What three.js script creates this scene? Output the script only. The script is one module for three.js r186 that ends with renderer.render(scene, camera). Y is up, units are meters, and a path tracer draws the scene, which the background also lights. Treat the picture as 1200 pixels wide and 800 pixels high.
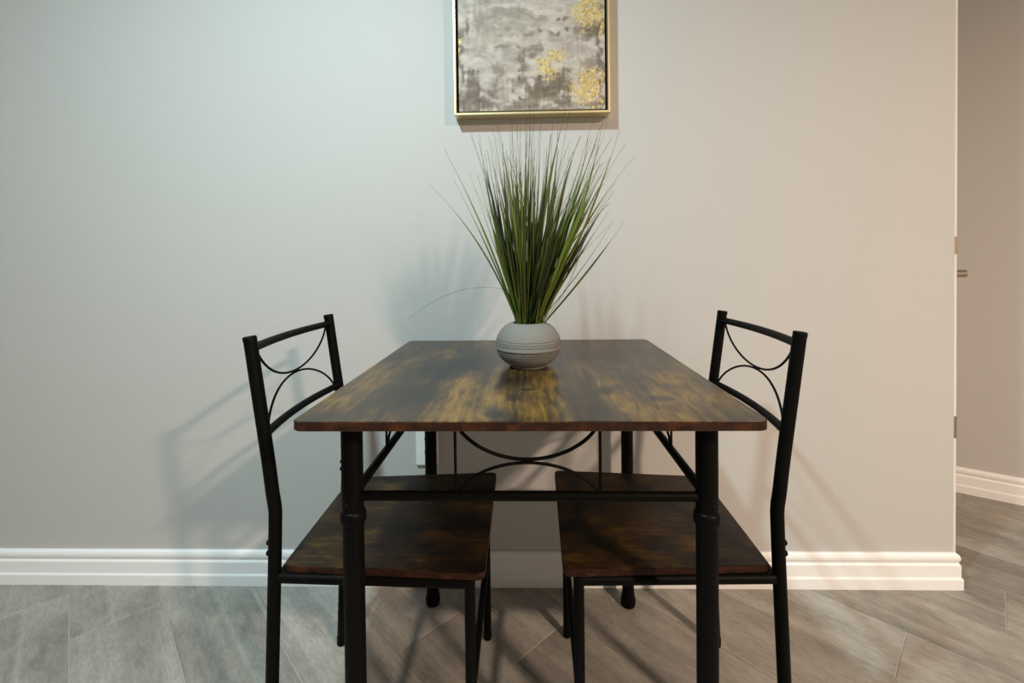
import * as THREE from 'three';
import { RectAreaLightUniformsLib } from 'three/addons/lights/RectAreaLightUniformsLib.js';
import { mergeGeometries } from 'three/addons/utils/BufferGeometryUtils.js';

// ---------------------------------------------------------------- camera, light positions, exposure
const scene = new THREE.Scene();
scene.background = new THREE.Color(0, 0, 0);
const renderer = new THREE.WebGLRenderer({ antialias: true });
renderer.toneMapping = THREE.LinearToneMapping;
renderer.toneMappingExposure = 1.0;
renderer.shadowMap.enabled = true;
RectAreaLightUniformsLib.init();
const FOCAL = 544.33, PPX = 602.24, PPY = 315.25, FULL_H = 2 * (800 - PPY);
const camera = new THREE.PerspectiveCamera(2 * Math.atan(FULL_H / 2 / FOCAL) * 180 / Math.PI, 2 * PPX / FULL_H, 0.05, 30);
camera.setViewOffset(2 * PPX, FULL_H, 0, FULL_H / 2 - PPY, 1200, 800);
camera.position.set(0, 0.9832, 1.3992);
camera.rotation.set(-0.0168, 0.0253, -0.0117, 'YXZ');
scene.add(camera);
const CEILING = 2.44;
const COOL_LAMP = { at: [-0.62, 2.40, 1.28], color: new THREE.Color().setRGB(0.715, 0.95, 1.0), intensity: 16.8, size: 0.11 };
const WARM_LAMP = { at: [1.97, 2.40, 2.86], color: new THREE.Color().setRGB(1.0, 0.755, 0.57), intensity: 58.5, size: 0.2 };

// ---------------------------------------------------------------- helpers
let seed = 12345;
function rnd() { seed = (seed + 0x6D2B79F5) | 0; let t = Math.imul(seed ^ (seed >>> 15), 1 | seed); t = (t + Math.imul(t ^ (t >>> 7), 61 | t)) ^ t; return ((t ^ (t >>> 14)) >>> 0) / 4294967296; }
const rr = (a, b) => a + (b - a) * rnd();
const clamp = (v, a = 0, b = 1) => Math.min(b, Math.max(a, v));
const smooth = (a, b, v) => { const t = clamp((v - a) / (b - a)); return t * t * (3 - 2 * t); };
const mix = (a, b, t) => a + (b - a) * t;
function hash(x, y, s) { let h = Math.imul(x, 374761393) + Math.imul(y, 668265263) + Math.imul(s, 1274126177); h = Math.imul(h ^ (h >>> 13), 1274126177); return ((h ^ (h >>> 16)) >>> 0) / 4294967296; }
// periodic value noise: u, v in [0, 1), px by py cells
function vnoise(u, v, px, py, s) {
  const x = u * px, y = v * py, xi = Math.floor(x), yi = Math.floor(y);
  let fx = x - xi, fy = y - yi; fx = fx * fx * (3 - 2 * fx); fy = fy * fy * (3 - 2 * fy);
  const w = (i, n) => ((i % n) + n) % n;
  const a = hash(w(xi, px), w(yi, py), s), b = hash(w(xi + 1, px), w(yi, py), s), c = hash(w(xi, px), w(yi + 1, py), s), d = hash(w(xi + 1, px), w(yi + 1, py), s);
  return mix(mix(a, b, fx), mix(c, d, fx), fy);
}
function fbm(u, v, px, py, s, oct = 4) { let t = 0, a = 0.5, n = 0; for (let i = 0; i < oct; i++) { t += a * vnoise(u, v, px << i, py << i, s + i * 17); n += a; a *= 0.5; } return t / n; }
function texture(w, h, fn, srgb, repeat = true) {
  const d = new Uint8Array(w * h * 4);
  for (let j = 0; j < h; j++) for (let i = 0; i < w; i++) {
    const c = fn((i + 0.5) / w, (j + 0.5) / h), k = (j * w + i) * 4;
    if (typeof c === 'number') d[k] = d[k + 1] = d[k + 2] = clamp(c, 0, 1) * 255; else { d[k] = clamp(c[0], 0, 255); d[k + 1] = clamp(c[1], 0, 255); d[k + 2] = clamp(c[2], 0, 255); }
    d[k + 3] = 255;
  }
  const t = new THREE.DataTexture(d, w, h, THREE.RGBAFormat);
  t.magFilter = THREE.LinearFilter; t.minFilter = THREE.LinearMipmapLinearFilter; t.generateMipmaps = true;
  if (repeat) t.wrapS = t.wrapT = THREE.RepeatWrapping;
  if (srgb) t.colorSpace = THREE.SRGBColorSpace;
  t.needsUpdate = true; return t;
}
const ramp = (stops, t) => { t = clamp(t); for (let i = 1; i < stops.length; i++) if (t <= stops[i][0]) { const a = stops[i - 1], b = stops[i], k = (t - a[0]) / (b[0] - a[0]); return [0, 1, 2].map(c => mix(a[1][c], b[1][c], k)); } return stops[stops.length - 1][1]; };
const taken = {};
function numbered(n) { taken[n] = (taken[n] || 0) + 1; return taken[n] === 1 ? n : n + '_' + String(taken[n] - 1).padStart(3, '0'); }
function mesh(name, geo, mat, parent) { const m = new THREE.Mesh(geo, mat); m.name = parent ? name : numbered(name); m.castShadow = m.receiveShadow = true; (parent || scene).add(m); return m; }
function thing(name, label, category, pos = [0, 0, 0], turn = 0, group) {
  const o = new THREE.Group(); o.name = numbered(name); o.position.set(...pos); o.rotation.y = turn; o.userData = { label, category }; if (group) o.userData.group = group; scene.add(o); return o;
}
function struct(o, label, category) { o.userData = { kind: 'structure', label, category }; return o; }
const V = (x, y, z) => new THREE.Vector3(x, y, z);
function box(w, h, d, x, y, z) { return new THREE.BoxGeometry(w, h, d).translate(x, y, z); }
function tube(points, r, seg = 24, radial = 14, caps = true, tension = 0.5) {
  const pts = points.map(p => Array.isArray(p) ? V(...p) : p);
  const c = pts.length === 2 ? new THREE.LineCurve3(pts[0], pts[1]) : new THREE.CatmullRomCurve3(pts, false, 'centripetal', tension);
  const n = pts.length === 2 ? 1 : seg, g = new THREE.TubeGeometry(c, n, r, radial, false), parts = [g];
  if (caps) for (const t of [0, 1]) {
    const d = new THREE.CircleGeometry(r, radial), dir = c.getTangent(t).multiplyScalar(t ? 1 : -1);
    d.applyQuaternion(new THREE.Quaternion().setFromUnitVectors(V(0, 0, 1), dir)); const q = c.getPoint(t); d.translate(q.x, q.y, q.z); parts.push(d);
  }
  return mergeGeometries(parts);
}
const lathe = (pts, seg = 32) => new THREE.LatheGeometry(pts.map(p => new THREE.Vector2(p[0], p[1])), seg);
// sweep a moulding profile [out, height] along a path of [x, z] on the floor, mitred at the turns; out is to the path's right-hand side seen from above going along +x => +z
function moulding(profile, path) {
  const pos = [], uv = [], idx = [], n = profile.length, dirs = [];
  for (let i = 0; i + 1 < path.length; i++) { const d = new THREE.Vector2(path[i + 1][0] - path[i][0], path[i + 1][1] - path[i][1]).normalize(); dirs.push(d); }
  const nrm = d => new THREE.Vector2(-d.y, d.x);
  for (let s = 0; s < dirs.length; s++) {
    for (const e of [0, 1]) {
      const k = s + e, a = nrm(dirs[s]); let m = a.clone();
      const other = e ? dirs[s + 1] : dirs[s - 1];
      if (other) { const b = nrm(other); m = a.clone().add(b); m.multiplyScalar(1 / m.dot(a)); }
      for (const [o, h] of profile) { pos.push(path[k][0] + m.x * o, h, path[k][1] + m.y * o); uv.push(path[k][0] + path[k][1], h); }
    }
    const b0 = s * 2 * n;
    for (let i = 0; i + 1 < n; i++) { const a = b0 + i, b = b0 + i + 1, c = b0 + n + i, d = b0 + n + i + 1; idx.push(a, c, b, b, c, d); }
  }
  const ends = [[0, 0], [dirs.length * 2 * n - n, 1]];
  const tri = THREE.ShapeUtils.triangulateShape(profile.map(p => new THREE.Vector2(p[0], p[1])), []);
  for (const [b] of ends) for (const t of tri) idx.push(b + t[0], b + t[1], b + t[2]);
  const g = new THREE.BufferGeometry(); g.setAttribute('position', new THREE.Float32BufferAttribute(pos, 3)); g.setAttribute('uv', new THREE.Float32BufferAttribute(uv, 2)); g.setIndex(idx);
  const f = g.toNonIndexed(); f.computeVertexNormals(); return f;
}
// flat polygon [[x, z]...] (either winding) as a slab with a small chamfer at its top edge
function slab(poly, y0, y1, ch, uvOf) {
  let area = 0; for (let i = 0; i < poly.length; i++) { const a = poly[i], b = poly[(i + 1) % poly.length]; area += a[0] * b[1] - b[0] * a[1]; }
  if (area > 0) poly = poly.slice().reverse();
  const n = poly.length, inset = poly.map((p, i) => {
    const a = poly[(i + n - 1) % n], b = poly[(i + 1) % n];
    const d1 = new THREE.Vector2(p[0] - a[0], p[1] - a[1]).normalize(), d2 = new THREE.Vector2(b[0] - p[0], b[1] - p[1]).normalize();
    const n1 = new THREE.Vector2(d1.y, -d1.x), n2 = new THREE.Vector2(d2.y, -d2.x), m = n1.clone().add(n2); m.multiplyScalar(ch / Math.max(0.3, m.dot(n1)));
    return [p[0] + m.x, p[1] + m.y];
  });
  const pos = [], uv = []; const put = (p, y) => { pos.push(p[0], y, p[1]); uv.push(...uvOf(p[0], p[1], y)); };
  for (let i = 1; i + 1 < n; i++) { put(inset[0], y1); put(inset[i], y1); put(inset[i + 1], y1); }
  for (let i = 0; i < n; i++) {
    const j = (i + 1) % n;
    put(inset[i], y1); put(poly[i], y1 - ch); put(inset[j], y1); put(inset[j], y1); put(poly[i], y1 - ch); put(poly[j], y1 - ch);
    put(poly[i], y1 - ch); put(poly[i], y0); put(poly[j], y1 - ch); put(poly[j], y1 - ch); put(poly[i], y0); put(poly[j], y0);
  }
  const g = new THREE.BufferGeometry(); g.setAttribute('position', new THREE.Float32BufferAttribute(pos, 3)); g.setAttribute('uv', new THREE.Float32BufferAttribute(uv, 2)); g.computeVertexNormals(); return g;
}
function clip(poly, a, b, c) { // keep a*x + b*z <= c
  const out = []; for (let i = 0; i < poly.length; i++) { const p = poly[i], q = poly[(i + 1) % poly.length], dp = a * p[0] + b * p[1] - c, dq = a * q[0] + b * q[1] - c; if (dp <= 0) out.push(p); if (dp * dq < 0) { const t = dp / (dp - dq); out.push([mix(p[0], q[0], t), mix(p[1], q[1], t)]); } } return out;
}

// ---------------------------------------------------------------- materials
const wallBump = texture(512, 512, (u, v) => 0.6 * fbm(u, v, 60, 60, 3, 2) + 0.4 * vnoise(u, v, 160, 160, 9), false);
const paint = new THREE.MeshStandardMaterial({ color: new THREE.Color().setRGB(0.50, 0.495, 0.485), roughness: 0.62, bumpMap: wallBump, bumpScale: 0.0003 });
const ceilingPaint = new THREE.MeshStandardMaterial({ color: new THREE.Color().setRGB(0.75, 0.74, 0.72), roughness: 0.9 });
const trimPaint = new THREE.MeshStandardMaterial({ color: new THREE.Color().setRGB(0.83, 0.845, 0.86), roughness: 0.4 });
const blackMetal = new THREE.MeshPhysicalMaterial({ color: new THREE.Color().setRGB(0.0025, 0.0025, 0.002), roughness: 0.5, specularIntensity: 0.14 });
const blackPlastic = new THREE.MeshPhysicalMaterial({ color: new THREE.Color().setRGB(0.002, 0.002, 0.002), roughness: 0.42, specularIntensity: 0.16 });
const nickel = new THREE.MeshStandardMaterial({ color: new THREE.Color().setRGB(0.42, 0.37, 0.31), roughness: 0.35, metalness: 1 });
const white = new THREE.MeshStandardMaterial({ color: new THREE.Color().setRGB(0.82, 0.82, 0.80), roughness: 0.35 });
const darkSlot = new THREE.MeshStandardMaterial({ color: 0x151515, roughness: 0.6 });

// stone-look wood plank tile: u runs along the plank (1.2 m), v across (0.6 m of pattern)
const plankFn = (u, v) => {
  const warp = 0.035 * (fbm(u, v, 2, 4, 31, 3) - 0.5);
  const cloud = fbm(u, v + warp, 4, 5, 41, 4), streak = fbm(u, v + warp, 2, 30, 51, 4), fine = vnoise(u, v + warp, 90, 160, 61), mottle = fbm(u, v, 24, 16, 63, 3);
  const vein = Math.abs(fbm(u, v + warp * 2, 1, 9, 71, 3) - 0.5), gate = smooth(0.5, 0.66, fbm(u, v, 4, 7, 77, 2)), crest = smooth(0.6, 0.8, fbm(u, v + warp, 3, 40, 97, 3));
  return 0.53 + 0.56 * (cloud - 0.5) + 0.24 * (streak - 0.5) + 0.16 * (fine - 0.5) + 0.22 * (mottle - 0.5) - 0.22 * (1 - smooth(0, 0.014, vein)) * gate + 0.09 * crest;
};
const plankMap = texture(1024, 512, (u, v) => ramp([[0, [84, 79, 72]], [0.35, [122, 117, 108]], [0.6, [148, 142, 131]], [1, [188, 182, 170]]], plankFn(u, v)), true);
const plankBump = texture(1024, 512, (u, v) => plankFn(u, v), false);
const plankMats = [[1.04, 1.08, 1.16], [0.98, 1.01, 1.07], [1.08, 1.12, 1.2], [1.02, 1.03, 1.06]].map(c => new THREE.MeshStandardMaterial({ map: plankMap, color: new THREE.Color().setRGB(...c), roughness: 0.5, bumpMap: plankBump, bumpScale: 0.0018 }));
const grout = new THREE.MeshStandardMaterial({ color: new THREE.Color().setRGB(0.34, 0.33, 0.30), roughness: 0.95 });

// rustic brown printed board, uv 0..1 over the 0.70 m top (v from the front edge to the wall)
function boardTone(u, v, s, strips) {
  const wob = 0.018 * (fbm(u, v, 4, 6, s + 5, 3) - 0.5);
  let bias = 0;
  for (const [a, b, c, d, k] of strips) bias += k * smooth(a - 0.012, a + 0.012, u + wob) * (1 - smooth(b - 0.012, b + 0.012, u + wob)) * smooth(c - 0.1, c + 0.08, v + 0.25 * (fbm(u, v, 7, 5, s + 8, 3) - 0.5)) * (1 - smooth(d - 0.08, d + 0.1, v + 0.25 * (fbm(u, v, 7, 5, s + 9, 3) - 0.5)));
  const blot = fbm(u + wob, v, 9, 6, s + 11, 4), grain = fbm(u + wob, v, 110, 5, s + 21, 3), fine = vnoise(u, v, 300, 30, s + 41), chip = fbm(u, v, 60, 26, s + 43, 3), hatch = vnoise(u, v, 150, 22, s + 47);
  let t = 0.42 + bias + 0.95 * (blot - 0.5) + 0.42 * (grain - 0.5) + 0.15 * (fine - 0.5) + 0.34 * (chip - 0.5) + 0.12 * (hatch - 0.5);
  const crack = Math.abs(fbm(u, v, 22, 2, s + 51, 3) - 0.5), gate = smooth(0.54, 0.64, fbm(u, v, 6, 5, s + 61, 2));
  t -= 0.30 * (1 - smooth(0, 0.03, crack)) * gate;
  return t;
}
const knots = [[0.465, 0.17, 0.022, 0.035], [0.425, 0.05, 0.035, 0.03], [0.703, 0.22, 0.022, 0.045], [0.50, 0.24, 0.03, 0.015], [0.80, 0.33, 0.02, 0.02], [0.83, 0.16, 0.03, 0.025], [0.2, 0.52, 0.03, 0.03]];
const topStrips = [[-0.1, 0.10, 0, 0.6, 0.10], [0.10, 0.26, -0.2, 0.5, -0.14], [0.24, 0.40, 0.35, 1.2, -0.16], [0.28, 0.42, -0.2, 0.42, 0.13], [0.40, 0.60, -0.2, 0.5, 0.16], [0.59, 0.68, -0.2, 0.5, -0.14], [0.68, 0.84, -0.2, 0.34, 0.16], [0.84, 1.1, -0.2, 0.5, 0.05], [0.6, 1.1, 0.5, 1.2, -0.03]];
const boardRamp = [[0, [21, 16, 9]], [0.3, [42, 31, 16]], [0.5, [66, 48, 22]], [0.75, [101, 75, 29]], [1, [130, 100, 44]]];
const topMap = texture(1024, 1024, (u, v) => {
  let t = boardTone(u, v, 200, topStrips);
  for (const [kx, ky, rx, ry] of knots) { const d = Math.hypot((u - kx) / rx, (v - ky) / ry) + 0.7 * (fbm(u, v, 30, 30, 401, 2) - 0.5); t -= 0.34 * (1 - smooth(0.5, 1.05, d)); }
  return ramp(boardRamp, t);
}, true, false);
const seatMap = texture(512, 512, (u, v) => ramp(boardRamp, boardTone(u, v, 600, [[0.0, 0.3, -0.2, 1.2, 0.08], [0.35, 0.62, -0.2, 1.2, -0.06], [0.7, 0.9, -0.2, 1.2, 0.05]])), true);
const bandMap = texture(512, 32, (u, v) => ramp([[0, [24, 11, 4]], [0.5, [45, 22, 9]], [1, [74, 40, 17]]], 0.5 + 1.1 * (fbm(u, v, 24, 3, 801, 3) - 0.5) + 0.3 * (vnoise(u, v, 200, 4, 811) - 0.5)), true);
const topWood = new THREE.MeshStandardMaterial({ map: topMap, roughness: 0.3 });
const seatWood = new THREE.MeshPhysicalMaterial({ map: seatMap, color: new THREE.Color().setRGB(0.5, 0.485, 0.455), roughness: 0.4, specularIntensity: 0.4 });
const bandWood = new THREE.MeshPhysicalMaterial({ map: bandMap, roughness: 0.6, specularIntensity: 0.4 });

// ---------------------------------------------------------------- room shell
const X0 = -3.6, X1 = 3.7, ZB = 6.4, WALL_END = 1.2618, T = 0.115;
const H0 = [1.887, -0.5175], HD = [0.833, 0.553];                       // a point on the angled hallway wall and its direction
const hallAt = x => H0[1] + (x - H0[0]) * HD[1] / HD[0];
function wallBox(name, label, g) { return struct(mesh(name, g, paint), label, 'wall'); }
function metreUV(g) { const p = g.attributes.position, n = g.attributes.normal, uv = []; for (let i = 0; i < p.count; i++) { const ax = Math.abs(n.getX(i)), ay = Math.abs(n.getY(i)); uv.push(...(ay > 0.7 ? [p.getX(i), p.getZ(i)] : ax > 0.7 ? [p.getZ(i), p.getY(i)] : [p.getX(i), p.getY(i)])); } g.setAttribute('uv', new THREE.Float32BufferAttribute(uv, 2)); return g; }
wallBox('wall_back', 'long light grey painted wall behind the table', metreUV(box(WALL_END - X0 + T, CEILING, T, (WALL_END + X0 - T) / 2, CEILING / 2, -T / 2)));
wallBox('wall_return', 'grey painted wall returning behind the corner into the hallway', metreUV(box(T, CEILING, 0.9, WALL_END - T / 2, CEILING / 2, -T - 0.451)));
{
  const len = 4.4, g = metreUV(box(len, CEILING, T, 0, CEILING / 2, -T / 2)), o = wallBox('wall_hallway', 'shaded grey wall standing at an angle across the hallway', g);
  const cx = H0[0] + HD[0] * 0.96; o.position.set(cx, 0, hallAt(cx)); o.rotation.y = -Math.atan2(HD[1], HD[0]);
}
wallBox('wall_left', 'grey side wall of the dining nook', metreUV(box(T, CEILING, ZB + T, X0 - T / 2, CEILING / 2, ZB / 2 - T / 2)));
wallBox('wall_right', 'grey side wall across from the hallway', metreUV(box(T, CEILING, ZB + 0.3, X1 + T / 2, CEILING / 2, ZB / 2)));
wallBox('wall_front', 'grey wall facing the dining table', metreUV(box(X1 - X0 + 2 * T, CEILING, T, (X0 + X1) / 2, CEILING / 2, ZB + T / 2)));
struct(mesh('ceiling', box(X1 - X0 + 2 * T, 0.1, ZB + 1.6, (X0 + X1) / 2, CEILING + 0.05, (ZB - 1.4) / 2), ceilingPaint), 'white painted ceiling', 'ceiling');

// floor: diagonal planks laid at 45 degrees over a grout bed
{
  const floor = new THREE.Group(); floor.name = 'floor'; struct(floor, 'grey beige stone look plank tiles laid diagonally with pale grout', 'floor'); scene.add(floor);
  mesh('grout_bed', box(X1 - X0 + 0.2, 0.03, ZB + 1.5, (X0 + X1) / 2, -0.0165, (ZB - 1.3) / 2), grout, floor);
  const W = 0.199, L = 1.2, GAP = 0.003, N0 = -1.015, r2 = Math.SQRT1_2;
  const known = { [-1]: -0.939, 0: -0.702, 1: -1.25, 2: -1.1, 3: -0.058, 4: 0.172, 5: 0.94, 6: -0.02, 7: 0.82, 8: 0.30, 9: 1.0 };
  for (let row = -38; row <= 24; row++) {
    const n0 = N0 + row * W, j0 = known[row] ?? (row * 0.437) % L;
    for (let k = -8; k <= 10; k++) {
      const u0 = j0 + k * L, a = u0 + GAP / 2, b = u0 + L - GAP / 2, c = n0 + GAP / 2, d = n0 + W - GAP / 2;
      // n = (x - z)/sqrt2, u = (x + z)/sqrt2
      let poly = [[a, c], [b, c], [b, d], [a, d]].map(([u, n]) => [(u + n) * r2, (u - n) * r2]);
      for (const q of [[1, 0, X1 + 0.05], [-1, 0, -X0 + 0.05], [0, 1, ZB + 0.05], [0, -1, 1.3]]) { poly = clip(poly, ...q); if (poly.length < 3) break; }
      if (poly.length < 3) continue;
      const area = Math.abs(poly.reduce((s, p, i) => { const q = poly[(i + 1) % poly.length]; return s + p[0] * q[1] - q[0] * p[1]; }, 0) / 2); if (area < 0.001) continue;
      const ou = rnd(), ov = rnd();
      mesh('floor_plank', slab(poly, -0.009, rr(-0.0003, 0), 0.0008, (x, z) => [((x + z) * r2 - a) / L + ou, ((x - z) * r2 - c) / 0.6 + ov]), plankMats[Math.floor(rnd() * 4)], floor);
    }
  }
}

// baseboards
const baseProfile = [[0, 0], [0.0165, 0], [0.0165, 0.030], [0.0150, 0.0335], [0.0125, 0.0345], [0.0125, 0.070], [0.0105, 0.0735], [0.0085, 0.0755], [0.0095, 0.080], [0.0118, 0.086], [0.0118, 0.093], [0.0095, 0.0995], [0.005, 0.1036], [0, 0.1036]];
const baseProfileReturn = baseProfile;
struct(mesh('baseboard_back', moulding(baseProfile, [[X0, 0], [WALL_END, 0], [WALL_END, -T]]), trimPaint), 'white moulded baseboard along the wall behind the table', 'baseboard');
{
  const s = 2.0, p = d => [H0[0] + HD[0] * d, H0[1] + HD[1] * d];
  struct(mesh('baseboard_hallway', moulding(baseProfile, [p(-0.75), p(s)]), trimPaint), 'white moulded baseboard along the angled hallway wall', 'baseboard');
}

// open door leaf behind the corner of the wall, its free edge just past the corner
{
  const xo = 1.3805, th = 0.035, z0 = -0.125, h = 2.03, w = 0.74;
  const door = new THREE.Group(); door.name = 'door_1'; door.position.set(xo, 0.008, z0); scene.add(door);
  struct(door, 'white door standing open behind the wall corner', 'door');
  const s = new THREE.Shape([[-th, 0], [0, 0], [0, h], [-th, h]].map(p => new THREE.Vector2(...p)));
  mesh('door_leaf', new THREE.ExtrudeGeometry(s, { depth: w, bevelEnabled: true, bevelSize: 0.0012, bevelThickness: 0.0012, bevelSegments: 1 }).translate(0, 0, -w), trimPaint, door);
  for (const [y, hh] of [[1.01, 0.057], [0.425, 0.07]]) { const pl = mesh('latch_plate', box(0.026, hh, 0.003, -0.012, y, 0.0017), nickel, door); mesh('screw', new THREE.CylinderGeometry(0.003, 0.003, 0.002, 10).rotateX(Math.PI / 2).translate(-0.012, y + hh * 0.38, 0.0035), nickel, pl); }
  const y = 0.917, zl = -0.062;
  const lever = mesh('door_lever', tube([[0, y, zl], [0.083, y, zl]], 0.0125, 1, 18), nickel, door);
  mesh('rose', new THREE.CylinderGeometry(0.026, 0.027, 0.008, 28).rotateZ(Math.PI / 2).translate(0.0045, y, zl), nickel, lever);
  mesh('grip', tube([[0.072, y, zl + 0.004], [0.074, y, zl - 0.03], [0.072, y, zl - 0.115]], 0.0115, 14, 16), nickel, lever);
}

// ---------------------------------------------------------------- dining table
function roundedRect(w, d, r) { const s = new THREE.Shape(), x = w / 2, y = d / 2; s.moveTo(-x + r, -y); s.lineTo(x - r, -y); s.absarc(x - r, -y + r, r, -Math.PI / 2, 0); s.lineTo(x, y - r); s.absarc(x - r, y - r, r, 0, Math.PI / 2); s.lineTo(-x + r, y); s.absarc(-x + r, y - r, r, Math.PI / 2, Math.PI); s.lineTo(-x, -y + r); s.absarc(-x + r, -y + r, r, Math.PI, 1.5 * Math.PI); return s; }
function roundedPoly(pts, r) { const s = new THREE.Shape(), n = pts.length; pts.forEach((p, i) => { const a = pts[(i + n - 1) % n], b = pts[(i + 1) % n], P = new THREE.Vector2(...p), A = new THREE.Vector2(...a).sub(P).normalize().multiplyScalar(r).add(P), B = new THREE.Vector2(...b).sub(P).normalize().multiplyScalar(r).add(P); if (i) s.lineTo(A.x, A.y); else s.moveTo(A.x, A.y); s.quadraticCurveTo(P.x, P.y, B.x, B.y); }); s.closePath(); return s; }
// board lying flat: shape (x, y) -> (x, -z); top at yTop
function board(shape, th, yTop, bevel, uvOf) {
  const g = new THREE.ExtrudeGeometry(shape, { depth: th - 2 * bevel, bevelEnabled: true, bevelSize: bevel, bevelThickness: bevel, bevelOffset: -bevel, bevelSegments: 2, curveSegments: 8 });
  g.rotateX(-Math.PI / 2).translate(0, yTop - th + bevel, 0);
  const p = g.attributes.position, uv = []; for (let i = 0; i < p.count; i++) uv.push(...uvOf(p.getX(i), p.getZ(i))); g.setAttribute('uv', new THREE.Float32BufferAttribute(uv, 2)); return g;
}
function bandGeo(shape, th, yTop, out) {   // thin strip standing proud around the board's edge
  const pts = shape.getPoints(8), n = pts.length, pos = [], uv = [], idx = []; let run = 0;
  let area = THREE.ShapeUtils.area(pts); if (area < 0) pts.reverse();
  for (let i = 0; i <= n; i++) {
    const p = pts[i % n], a = pts[(i + n - 1) % n], b = pts[(i + 1) % n]; if (i) run += p.distanceTo(pts[i - 1]);
    const d = b.clone().sub(a).normalize(), nx = d.y, ny = -d.x;
    for (const [o, y] of [[-0.001, yTop - th], [out, yTop - th + out], [out, yTop - out], [-0.001, yTop]]) { pos.push(p.x + nx * o, y, -(p.y + ny * o)); uv.push(run / 0.5, (y - yTop) / 0.03); }
  }
  for (let i = 0; i < n; i++) for (let k = 0; k < 3; k++) { const a = i * 4 + k, b = a + 1, c = a + 4, e = a + 5; idx.push(a, c, b, b, c, e); }
  const g = new THREE.BufferGeometry(); g.setAttribute('position', new THREE.Float32BufferAttribute(pos, 3)); g.setAttribute('uv', new THREE.Float32BufferAttribute(uv, 2)); g.setIndex(idx); const f = g.toNonIndexed(); f.computeVertexNormals(); return f;
}
{
  const t = thing('dining_table', 'square rustic brown dining table with black tube legs and wire arc aprons', 'table', [0.0006, 0, 0.3761], -0.0038);
  const S = 0.70, TH = 0.015, sh = roundedRect(S, S, 0.016), LX = 0.28, LZ = 0.294, R = 0.0168;
  const top = mesh('tabletop', board(sh, TH, 0.75, 0.0012, (x, z) => [x / S + 0.5, 0.5 - z / S]), topWood, t);
  const band = mesh('edge_band', bandGeo(sh, TH - 0.0012, 0.7494, 0.0008), bandWood, top); band.userData.label = 'reddish brown edge band';
  const UNDER = 0.735, RAIL = 0.612;
  for (const sx of [-1, 1]) for (const sz of [-1, 1]) {
    const x = sx * LX, z = sz * LZ;
    const leg = mesh('leg', lathe([[0, UNDER], [R, UNDER], [R, 0.583], [R, 0.578], [R * 0.985, 0.578], [R * 0.985, 0.02], [0, 0.02]], 36).translate(x, 0, z), blackMetal, t);
    mesh('collar', lathe([[R, 0.590], [0.0192, 0.588], [0.0204, 0.583], [0.0204, 0.576], [0.0192, 0.571], [R * 0.98, 0.569]], 36).translate(x, 0, z), blackPlastic, leg);
    mesh('foot_cap', lathe([[R * 0.97, 0.04], [0.0178, 0.038], [0.0182, 0.028], [0.0206, 0.022], [0.0206, 0.008], [0.018, 0.0], [0, 0.0]], 32).translate(x, 0, z), blackPlastic, leg);
    for (const yb of [0.602]) mesh('screw', new THREE.SphereGeometry(0.0036, 12, 8).scale(1, 1, 0.6).translate(x + sx * 0.004, yb, z + sz * R), blackPlastic, leg);
  }
  for (let k = 0; k < 4; k++) {
    const side = k % 2, half = (side ? LZ : LX) - R * 0.7, off = (k < 2 ? 1 : -1) * (side ? LX : LZ);
    const P = (a, y, o = 0) => side ? [off + o, y, a] : [a, y, off + o];
    mesh('apron_rail', tube([P(-half, UNDER - 0.0075), P(half, UNDER - 0.0075)], 0.0075), blackMetal, t);
    mesh('lower_rail', tube([P(-half, RAIL), P(half, RAIL)], 0.0079), blackMetal, t);
    const ar = 0.1145, yt = UNDER - 0.010, yb = RAIL + 0.006, ym = 0.6675;
    for (const s of [-1, 1]) mesh('wire_upright', tube([P(s * ar, yt), P(s * ar, yb)], 0.0023, 1, 10), blackMetal, t);
    const up = [], lo = []; for (let i = 0; i <= 16; i++) { const a = -1 + i / 8, q = Math.sqrt(1 - 0.8 * a * a), q1 = Math.sqrt(0.2), f = (q - q1) / (1 - q1); up.push(P(a * ar * 0.985, mix(yt, ym + 0.0028, f))); lo.push(P(a * ar * 0.985, mix(yb, ym - 0.0026, f))); }
    mesh('wire_arc', tube(up, 0.0029, 40, 10), blackMetal, t); mesh('wire_arc', tube(lo, 0.0025, 40, 10), blackMetal, t);
  }
}

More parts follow.
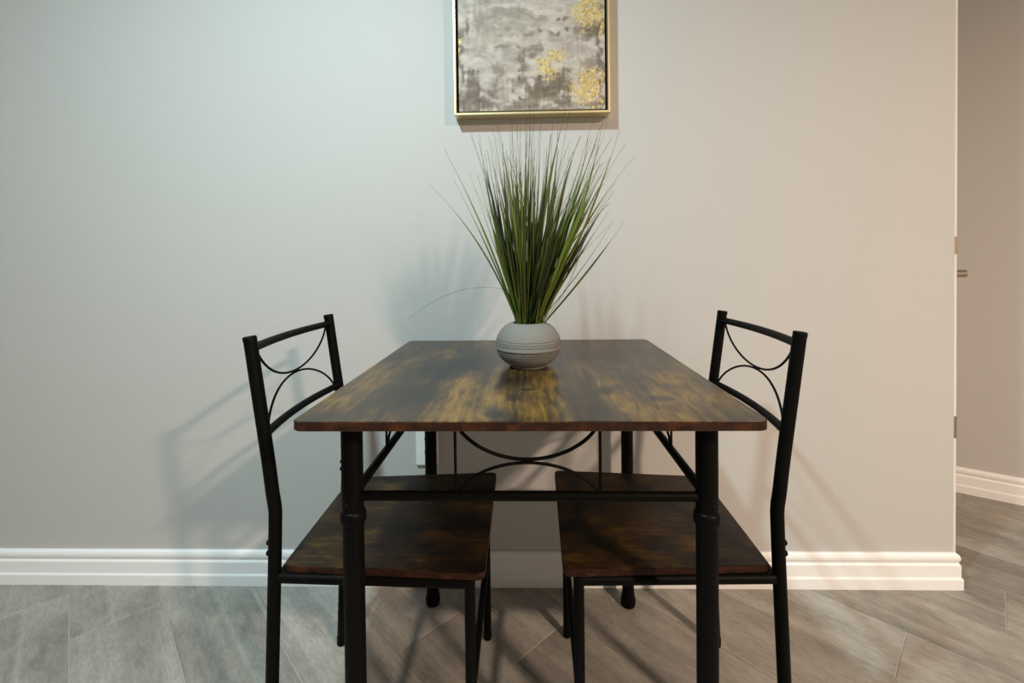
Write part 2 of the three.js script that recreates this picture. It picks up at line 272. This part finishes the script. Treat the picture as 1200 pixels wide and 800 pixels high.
// ---------------------------------------------------------------- dining chairs (built facing +x, back at -x)
function makeChair(label, pos, turn) {
  const t = thing('dining_chair', label, 'chair', pos, turn, 'dining chairs at the table');
  const SH = 0.4335, TH = 0.0135, xf = 0.1875, xb = -0.1835, wf = 0.1975, wb = 0.1725, PB = -0.1945, PZ = 0.1725, PR = 0.0115, FX = 0.160, FZ = 0.1885, SY = 0.204;
  const seatShape = roundedPoly([[xb, -wb], [xf, -wf], [xf, wf], [xb, wb]], 0.016);
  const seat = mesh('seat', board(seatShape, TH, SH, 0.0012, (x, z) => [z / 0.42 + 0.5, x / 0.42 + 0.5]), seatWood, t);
  const band = mesh('edge_band', bandGeo(seatShape, TH - 0.0012, SH - 0.0006, 0.0007), bandWood, seat); band.userData.label = 'reddish brown edge band';
  const HT = 0.853, HB = 0.534, LEAN = 0.0415, FL = 0.022, postX = y => y > HB ? PB - LEAN * (y - HB) / (HT - HB) : PB - FL * (HB - y) / HB;
  for (const s of [-1, 1]) {
    const z = s * PZ;
    const post = mesh('back_post', tube([[postX(0.008), 0.008, z], [postX(0.25), 0.25, z], [postX(0.46), 0.46, z], [PB - 0.0015, 0.51, z], [PB - 0.001, 0.535, z], [PB - 0.005, 0.565, z], [postX(0.62), 0.62, z], [postX(0.74), 0.74, z], [postX(HT - 0.002), HT - 0.002, z]], PR, 60, 20), blackMetal, t);
    mesh('top_cap', lathe([[PR * 1.03, -0.006], [PR * 1.03, 0.001], [PR * 0.9, 0.003], [0, 0.003]], 20).rotateZ(Math.atan2(LEAN, HT - HB)).translate(postX(HT), HT - 0.003, z), blackPlastic, post);
    mesh('foot_cap', lathe([[PR * 1.02, 0.022], [PR * 1.08, 0.02], [PR * 1.08, 0.003], [PR * 0.9, 0], [0, 0]], 20).translate(postX(0.01), 0, z), blackPlastic, post);
    for (const yb of [0.475, 0.456]) mesh('bolt', new THREE.SphereGeometry(0.0052, 14, 10).scale(0.75, 1, 1).translate(postX(yb) - PR - 0.0005, yb, z), blackPlastic, post);
    const fx = FX, fz = s * FZ;
    const leg = mesh('front_leg', tube([[fx, 0.006, fz], [fx, SH - TH, fz]], 0.0098, 1, 18), blackMetal, t);
    mesh('foot_cap', lathe([[0.0099, 0.022], [0.0106, 0.02], [0.0106, 0.003], [0.0085, 0], [0, 0]], 18).translate(fx, 0, fz), blackPlastic, leg);
    mesh('seat_rail', tube([[PB + 0.004, SH - TH - 0.0095, s * PZ], [fx, SH - TH - 0.0095, fz]], 0.0095), blackMetal, t);
    mesh('stretcher', tube([[postX(SY), SY, s * PZ], [fx, SY, fz]], 0.0079), blackMetal, t);
  }
  mesh('seat_rail', tube([[FX, SH - TH - 0.0095, -FZ], [FX, SH - TH - 0.0095, FZ]], 0.0095), blackMetal, t);
  mesh('seat_rail', tube([[PB + 0.006, SH - TH - 0.0095, -PZ], [PB + 0.006, SH - TH - 0.0095, PZ]], 0.0095), blackMetal, t);
  mesh('stretcher', tube([[FX, SY, -FZ], [FX, SY, FZ]], 0.0079), blackMetal, t);
  const BOW = 0.016, bow = z => BOW * (1 - (z / PZ) ** 2);
  const railAt = (y, r, name) => { const pts = []; for (let i = 0; i <= 10; i++) { const z = mix(-PZ, PZ, i / 10) * 0.985; pts.push([postX(y) - bow(z), y, z]); } mesh(name, tube(pts, r, 30, 14), blackMetal, t); };
  const YT = 0.830, YL = 0.672, YM = 0.749; railAt(YT, 0.0078, 'top_rail'); railAt(YL, 0.0078, 'lower_back_rail');
  for (const up of [1, 0]) {
    const pts = []; for (let i = 0; i <= 20; i++) { const a = -1 + i / 10, z = a * 0.155, q = Math.sqrt(1 - 0.86 * a * a), q1 = Math.sqrt(0.14), f = (q - q1) / (1 - q1), y = up ? mix(YT - 0.004, YM + 0.002, f) : mix(YL + 0.004, YM - 0.002, f); pts.push([postX(y) - bow(z), y, z]); }
    mesh('wire_arc', tube(pts, 0.0023, 44, 10), blackMetal, t);
  }
  return t;
}
makeChair('black metal chair with brown wood seat on the table side away from the hallway', [-0.2681, 0, 0.3956], 0.0106);
makeChair('black metal chair with brown wood seat on the table side toward the hallway corner', [0.2533, 0, 0.3875], Math.PI - 0.0235);

// ---------------------------------------------------------------- vase and grass
const VX = 0.004, VZ = 0.366, VY = 0.75;
{
  const prof = [[0, 0], [0.0395, 0], [0.0415, 0.0012], [0.0415, 0.0042], [0.0445, 0.006], [0.0535, 0.0115], [0.0612, 0.019], [0.0665, 0.0275], [0.0698, 0.036], [0.0710, 0.0402], [0.0722, 0.0415], [0.0726, 0.043], [0.0720, 0.0446], [0.0716, 0.0458], [0.0722, 0.052], [0.0714, 0.0595], [0.069, 0.0675], [0.0645, 0.0762], [0.0585, 0.0842], [0.051, 0.0906], [0.043, 0.0952], [0.0372, 0.0972], [0.0345, 0.0972], [0.0328, 0.0958], [0.0325, 0.092], [0.039, 0.084], [0.05, 0.066], [0.05, 0.03], [0.03, 0.012], [0, 0.01]];
  const pts = []; for (let i = 0; i < prof.length; i++) pts.push(prof[i]);
  const g = lathe(pts, 96); const p = g.attributes.position, uv = g.attributes.uv; for (let i = 0; i < p.count; i++) uv.setY(i, p.getY(i) / 0.1); 
  // pressed dimples in two bands and fine throwing rings, uv: u around, v = height / 0.1 m
  const relief = texture(2048, 256, (u, v) => {
    const h = v * 0.1; let d = 0.75; d += 0.10 * Math.sin(h / 0.0022 * 6.283) * smooth(0.058, 0.062, h);
    const dot = (y0, y1, rows, n, slant) => { if (h < y0 || h > y1) return 0; const f = (h - y0) / (y1 - y0) * rows, r = Math.floor(f), cx = ((u * n + r * 0.5 + slant * (f - r)) % 1 + 1) % 1 - 0.5, cy = f - r - 0.5; return 1 - smooth(0.2, 0.46, Math.hypot(cx, cy)); };
    const worn = 0.45 + 0.9 * fbm(u, v, 14, 5, 931, 2); d -= 0.62 * worn * dot(0.0468, 0.0628, 3, 64, 0.55); d -= 0.55 * worn * dot(0.0245, 0.039, 3, 64, 0.1); d += 0.12 * (vnoise(u, v, 240, 40, 901) - 0.5);
    return d;
  }, false);
  const clay = new THREE.MeshStandardMaterial({ color: new THREE.Color().setRGB(0.175, 0.171, 0.156), roughness: 0.75, bumpMap: relief, bumpScale: 0.0022 });
  const v = thing('vase', 'round squat grey ceramic vase with dimpled bands on the table', 'vase', [VX, VY, VZ]);
  mesh('body', g, clay, v);
}
{
  const gr = thing('grass_plant', 'tall bunch of green artificial grass standing in the grey vase', 'plant', [VX, VY, VZ]);
  const greens = [[0.040, 0.056, 0.006], [0.072, 0.10, 0.009], [0.11, 0.145, 0.016], [0.15, 0.185, 0.030], [0.018, 0.026, 0.005], [0.084, 0.118, 0.010]].map(c => new THREE.MeshStandardMaterial({ color: new THREE.Color().setRGB(...c), roughness: 0.5, side: THREE.DoubleSide }));
  const dry = new THREE.MeshStandardMaterial({ color: new THREE.Color().setRGB(0.06, 0.055, 0.035), roughness: 0.6, side: THREE.DoubleSide });
  // one blade: folded strip along a quadratic curve, triangle cross-section tapering to a thread
  function blade(a, c, b, w, mat, thread = 0.5, seg = 12) {
    const curve = new THREE.QuadraticBezierCurve3(V(...a), V(...c), V(...b)), pos = [], idx = [];
    const face = rr(0, Math.PI * 2), f0 = V(Math.cos(face), 0, Math.sin(face));
    for (let i = 0; i <= seg; i++) {
      const s = i / seg, p = curve.getPoint(s), d = curve.getTangent(s), sx = f0.clone().addScaledVector(d, -f0.dot(d)).normalize(), n = d.clone().cross(sx);
      const hw = Math.max(0.00042, w / 2 * (s < 0.12 ? 0.7 + 2.5 * s : 1) * (s < thread ? 1 : Math.max(0.0, 1 - (s - thread) / (0.86 - thread))) + 0.0001), fold = hw * 0.45 + 0.0002;
      for (const q of [p.clone().addScaledVector(sx, hw), p.clone().addScaledVector(n, fold), p.clone().addScaledVector(sx, -hw)]) pos.push(q.x, q.y, q.z);
    }
    for (let i = 0; i < seg; i++) for (let k = 0; k < 3; k++) { const k2 = (k + 1) % 3, A = i * 3 + k, B = i * 3 + k2, C = A + 3, D = B + 3; idx.push(A, B, C, B, D, C); }
    const g = new THREE.BufferGeometry(); g.setAttribute('position', new THREE.Float32BufferAttribute(pos, 3)); g.setIndex(idx); g.computeVertexNormals();
    mesh('blade', g, mat, gr);
  }
  for (let i = 0; i < 150; i++) {
    const ang = rr(0, Math.PI * 2), k = Math.sqrt(rnd());
    const tx = 0.048 + Math.cos(ang) * k * 0.18, tz = Math.sin(ang) * k * 0.16 - 0.01;
    const h = 0.55 - 1.1 * (tx - 0.03) ** 2 - rnd() ** 1.4 * 0.21 - 0.5 * tz * tz;
    const r0 = rr(0.003, 0.026), bx = Math.cos(ang) * r0, bz = Math.sin(ang) * r0, bend = rr(0.3, 0.72);
    const b = [tx, h, tz], a = [bx, 0.08, bz], c = [mix(bx, tx, bend) + rr(-0.014, 0.014), mix(0.08, h, rr(0.48, 0.62)), mix(bz, tz, bend) + rr(-0.014, 0.014)];
    blade(a, c, b, rr(0.0046, 0.0076), greens[Math.floor(rnd() * greens.length)], rr(0.4, 0.68));
  }
  // blades whose upper part crosses over its neighbours
  for (let i = 0; i < 26; i++) { const tx = rr(-0.07, 0.2), tz = rr(-0.08, 0.1), sx = clamp(tx * 0.5 + rr(-0.05, 0.05), -0.07, 0.1); blade([rr(-0.018, 0.018), 0.08, rr(-0.018, 0.018)], [sx, rr(0.27, 0.34), tz * 0.4], [tx, rr(0.40, 0.52), tz], rr(0.0035, 0.005), greens[Math.floor(rnd() * 4)], rr(0.35, 0.5)); }
  // shorter broad inner blades that fill the foot of the bunch
  for (let i = 0; i < 60; i++) { const ang = rr(0, Math.PI * 2), r = rr(0.006, 0.026), k = rr(1.6, 3.4); blade([Math.cos(ang) * r, 0.08, Math.sin(ang) * r], [Math.cos(ang) * r * 1.3 + 0.004, 0.14, Math.sin(ang) * r * 1.3], [Math.cos(ang) * r * k + 0.012, rr(0.2, 0.33), Math.sin(ang) * r * k], rr(0.004, 0.0065), greens[[0, 1, 4, 5, 4, 2][Math.floor(rnd() * 6)]], 0.35); }
  // stray blades seen apart from the bunch
  const stray = [[[-0.02, 0.085, 0.01], [-0.085, 0.28, 0.015], [-0.212, 0.402, 0.02], 0.0046], [[-0.021, 0.085, 0], [-0.08, 0.29, 0.0], [-0.182, 0.485, 0.0], 0.0046], [[-0.018, 0.085, 0.012], [-0.08, 0.26, 0.01], [-0.158, 0.41, 0.015], 0.0046], [[-0.012, 0.085, 0.02], [-0.07, 0.26, 0.02], [-0.125, 0.43, 0.02], 0.0048], [[-0.014, 0.085, 0.018], [-0.062, 0.26, 0.03], [-0.105, 0.42, 0.04], 0.005], [[0.02, 0.085, 0], [0.12, 0.33, 0.0], [0.24, 0.462, 0.0], 0.0046], [[0.019, 0.085, 0.01], [0.11, 0.33, 0.01], [0.216, 0.485, 0.01], 0.0046], [[0.022, 0.085, 0.0], [0.09, 0.22, 0.0], [0.172, 0.365, 0.0], 0.005], [[0.02, 0.085, 0.012], [0.10, 0.26, 0.02], [0.19, 0.40, 0.03], 0.005]];
  for (const [a, c, b, w] of stray) blade(a, c, b, w, greens[1 + Math.floor(rnd() * 3)], 0.5);
  const thin = [[[-0.03, 0.165, 0.0], [-0.15, 0.205, 0.0], [-0.27, 0.105, 0.0]], [[0.022, 0.09, 0.0], [0.105, 0.16, 0.0], [0.128, 0.30, 0.0]], [[0.022, 0.09, 0.005], [0.098, 0.16, 0.0], [0.135, 0.31, 0.0]]];
  for (const [a, c, b] of thin) blade(a, c, b, 0.0012, dry, 0.7, 20);
}

// ---------------------------------------------------------------- framed painting
{
  const W = 0.452, H = 0.61, D = 0.047, F = 0.0065, cx = 0.0235, y0 = 1.4095;
  const p = thing('framed_painting', 'abstract grey and gold painting in a thin gold float frame', 'painting', [cx, y0, 0.0]);
  p.rotation.z = 0.0;
  const gold = new THREE.MeshStandardMaterial({ color: new THREE.Color().setRGB(0.74, 0.64, 0.38), roughness: 0.36, metalness: 0.85 });
  const blackLine = new THREE.MeshStandardMaterial({ color: new THREE.Color().setRGB(0.02, 0.015, 0.012), roughness: 0.8 });
  const bar = (w, h, x, y) => { const s = new THREE.Shape([[0, 0], [w, 0], [w, h], [0, h]].map(q => new THREE.Vector2(...q))); return new THREE.ExtrudeGeometry(s, { depth: D - 0.003, bevelEnabled: true, bevelSize: 0.0008, bevelThickness: 0.0008, bevelOffset: -0.0008, bevelSegments: 1 }).translate(x, y, 0.0022); };
  mesh('frame_side', bar(F, H, -W / 2, 0), gold, p); mesh('frame_side', bar(F, H, W / 2 - F, 0), gold, p);
  mesh('frame_side', bar(W - 2 * F, F, -W / 2 + F, 0), gold, p); mesh('frame_side', bar(W - 2 * F, F, -W / 2 + F, H - F), gold, p);
  mesh('backing_board', box(W - 2 * F, H - 2 * F, 0.010, 0, H / 2, 0.0105), blackLine, p);
  const CW = W - 2 * F - 0.014, CH = H - 2 * F - 0.014, asp = CH / CW;
  const U = (x, y) => [(x - 40) / 1025, (740 - y) / 1025];
  // [cx, cy, rx, ry, colour, strength, kind] in the canvas' own widths from its lower left corner
  const blobs = [
    [...U(640, 600), 0.26, 0.11, [118, 104, 88], 0.85], [...U(720, 540), 0.13, 0.13, [112, 99, 80], 0.8], [...U(560, 720), 0.5, 0.05, [128, 117, 106], 0.7], [...U(100, 700), 0.13, 0.1, [124, 112, 102], 0.8],
    [...U(140, 590), 0.055, 0.13, [120, 108, 98], 0.85], [...U(275, 600), 0.035, 0.05, [118, 107, 96], 0.8], [...U(320, 460), 0.06, 0.06, [146, 136, 124], 0.7], [...U(340, 650), 0.05, 0.12, [176, 169, 160], 0.8],
    [...U(500, 340), 0.06, 0.05, [128, 116, 100], 0.75], [...U(490, 430), 0.03, 0.05, [122, 108, 94], 0.7], [...U(600, 300), 0.05, 0.04, [130, 118, 104], 0.6], [...U(330, 300), 0.055, 0.013, [128, 118, 106], 0.9],
    [...U(980, 180), 0.075, 0.06, [104, 93, 80], 0.9], [...U(940, 245), 0.05, 0.05, [126, 113, 98], 0.7], [...U(620, 185), 0.022, 0.016, [134, 122, 110], 0.8], [...U(690, 190), 0.026, 0.022, [130, 118, 106], 0.8], [...U(735, 200), 0.014, 0.02, [134, 122, 110], 0.7], [...U(520, 215), 0.03, 0.016, [138, 127, 115], 0.7], [...U(815, 185), 0.018, 0.02, [122, 110, 98], 0.75], [...U(750, 95), 0.03, 0.012, [118, 104, 92], 0.8], [...U(810, 100), 0.03, 0.014, [122, 108, 96], 0.7],
    [...U(95, 145), 0.016, 0.05, [96, 86, 78], 0.9], [...U(60, 240), 0.03, 0.09, [110, 98, 84], 0.75], [...U(60, 420), 0.022, 0.22, [116, 104, 96], 0.75], [...U(1045, 500), 0.03, 0.3, [120, 107, 96], 0.85], [...U(1045, 200), 0.02, 0.3, [124, 110, 96], 0.7],
    [...U(980, 430), 0.05, 0.06, [140, 128, 116], 0.7], [...U(640, 660), 0.22, 0.02, [162, 153, 142], 0.7], [...U(300, 60), 0.3, 0.06, [152, 147, 136], 0.5], [...U(60, 60), 0.05, 0.09, [196, 198, 198], 0.7], [...U(250, 240), 0.2, 0.08, [184, 180, 168], 0.5], [...U(880, 350), 0.11, 0.11, [176, 168, 160], 0.7], [...U(400, 110), 0.25, 0.1, [164, 160, 150], 0.5],
    [0.5, 1.15, 0.5, 0.16, [128, 116, 102], 0.7], [0.2, 0.95, 0.2, 0.1, [170, 164, 154], 0.6]];
  const golds = [[...U(650, 440), 0.085, 0.075, 1], [...U(720, 365), 0.08, 0.05, 0.85], [...U(965, 590), 0.085, 0.135, 1.2], [...U(870, 600), 0.06, 0.05, 0.6], [...U(960, 60), 0.085, 0.13, 1.0], [...U(1045, 190), 0.014, 0.06, 1], [...U(50, 300), 0.016, 0.04, 0.9], [...U(72, 245), 0.014, 0.025, 1], [0.3, 1.2, 0.1, 0.07, 1]];
  const field = (u, v) => {
    const y = v * asp, wx = 0.10 * (fbm(u, v, 9, 12, 1001, 5) - 0.5), wy = 0.08 * (fbm(u, v, 9, 12, 1011, 5) - 0.5), brush = fbm(u, v, 12, 40, 1021, 4), drip = fbm(u, v, 60, 10, 1031, 3), n = fbm(u + wx, v + wy, 22, 44, 1041, 4);
    let c = [172, 162, 153].map(k => k + 48 * (brush - 0.5) + 46 * (n - 0.5));
    for (const [bx, by, rx, ry, col, s] of blobs) { const d = Math.hypot((u + wx - bx) / rx, (y + wy - by) / ry); if (d < 1.6) { const k = s * (1 - smooth(0.4, 1.25, d + 0.8 * (drip - 0.5) + 0.8 * (brush - 0.5) + 1.2 * (n - 0.5))); c = c.map((q, i) => mix(q, col[i] * [0.88, 0.85, 0.83][i] + 36 * (n - 0.5) + 22 * (drip - 0.5), k)); } }
    let g = 0; for (const [bx, by, rx, ry, s] of golds) { const d = Math.hypot((u + wx - bx) / rx, (y + wy - by) / ry); if (d < 1.8) g = Math.max(g, s * (1 - smooth(0.55, 1.25, d + 1.3 * (fbm(u, v, 60, 80, 1061, 2) - 0.5)))); }
    g *= smooth(0.24, 0.42, fbm(u, v, 50, 70, 1071, 4)); return [c, clamp(g)];
  };
  const PW = 512, PH = 704, cache = [];
  for (let j = 0; j < PH; j++) for (let i = 0; i < PW; i++) cache.push(field((i + 0.5) / PW, (j + 0.5) / PH));
  const at = (u, v) => cache[Math.min(PH - 1, Math.floor(v * PH)) * PW + Math.min(PW - 1, Math.floor(u * PW))];
  const colour = texture(PW, PH, (u, v) => { const [c, g] = at(u, v), fl = 0.75 + 0.5 * fbm(u, v, 90, 130, 1081, 2); return c.map((q, i) => mix(q, [188, 166, 112][i] * fl, g)); }, true, false);
  const metal = texture(PW, PH, (u, v) => { const g = at(u, v)[1]; return [0, mix(0.62, 0.42, g) * 255, g * 0.28 * 255]; }, false, false);
  const relief = texture(PW, PH, (u, v) => { const g = at(u, v)[1]; return 0.4 + 0.3 * fbm(u, v, 60, 150, 1091, 3) + g * 0.5 * fbm(u, v, 110, 140, 1095, 2); }, false, false);
  const art = new THREE.MeshStandardMaterial({ map: colour, roughness: 1, metalness: 1, roughnessMap: metal, metalnessMap: metal, bumpMap: relief, bumpScale: 0.0016 });
  const g = box(CW, CH, 0.022, 0, H / 2, 0.0265); mesh('canvas', g, art, p);
}

// ---------------------------------------------------------------- wall outlet
{
  const o = thing('wall_outlet', 'white electrical outlet plate low on the wall behind the table', 'outlet', [-0.3045, 0.369, 0]);
  const s = roundedRect(0.068, 0.114, 0.004);
  mesh('cover_plate', new THREE.ExtrudeGeometry(s, { depth: 0.004, bevelEnabled: true, bevelSize: 0.0015, bevelThickness: 0.0025, bevelOffset: -0.0015, bevelSegments: 3 }).translate(0, 0.057, 0.003), white, o);
  for (const y of [0.038, 0.077]) {
    const r = mesh('receptacle', new THREE.ExtrudeGeometry(roundedRect(0.033, 0.028, 0.009), { depth: 0.002, bevelEnabled: false }).translate(0, y, 0.0085), white, o);
    for (const x of [-0.0065, 0.0065]) mesh('slot', box(0.002, 0.008, 0.001, x, y + 0.003, 0.0106), darkSlot, r);
    mesh('ground_hole', new THREE.CylinderGeometry(0.0026, 0.0026, 0.001, 12).rotateX(Math.PI / 2).translate(0, y - 0.007, 0.0106), darkSlot, r);
  }
  mesh('screw', new THREE.CylinderGeometry(0.0032, 0.0032, 0.0015, 14).rotateX(Math.PI / 2).translate(0, 0.0575, 0.0098), white, o);
}

// ---------------------------------------------------------------- ceiling lamps (above the frame)
function ceilingLamp(cfg, label) {
  const o = thing('ceiling_light', label, 'lamp', [cfg.at[0], CEILING, cfg.at[2]]);
  mesh('trim_ring', lathe([[0.062, -0.002], [0.062, -0.028], [0.068, -0.034], [0.086, -0.030], [0.092, -0.018], [0.092, 0]], 48), white, o);
  const glow = new THREE.MeshStandardMaterial({ color: 0xffffff, emissive: cfg.color, emissiveIntensity: 6, roughness: 0.4 });
  mesh('lamp_diffuser', new THREE.CylinderGeometry(0.0615, 0.0615, 0.02, 48).translate(0, -0.018, 0), glow, o);
  const S = cfg.size, l = new THREE.RectAreaLight(cfg.color, cfg.intensity / (S * S), S, S); l.position.set(0, cfg.at[1] - CEILING, 0); l.rotation.x = -Math.PI / 2; l.castShadow = true; l.name = 'ceiling_light_source'; o.add(l);
}
ceilingLamp(COOL_LAMP, 'small round ceiling downlight with cool white diffuser above the table');
ceilingLamp(WARM_LAMP, 'small round ceiling downlight with warm white diffuser farther into the room');

renderer.render(scene, camera);
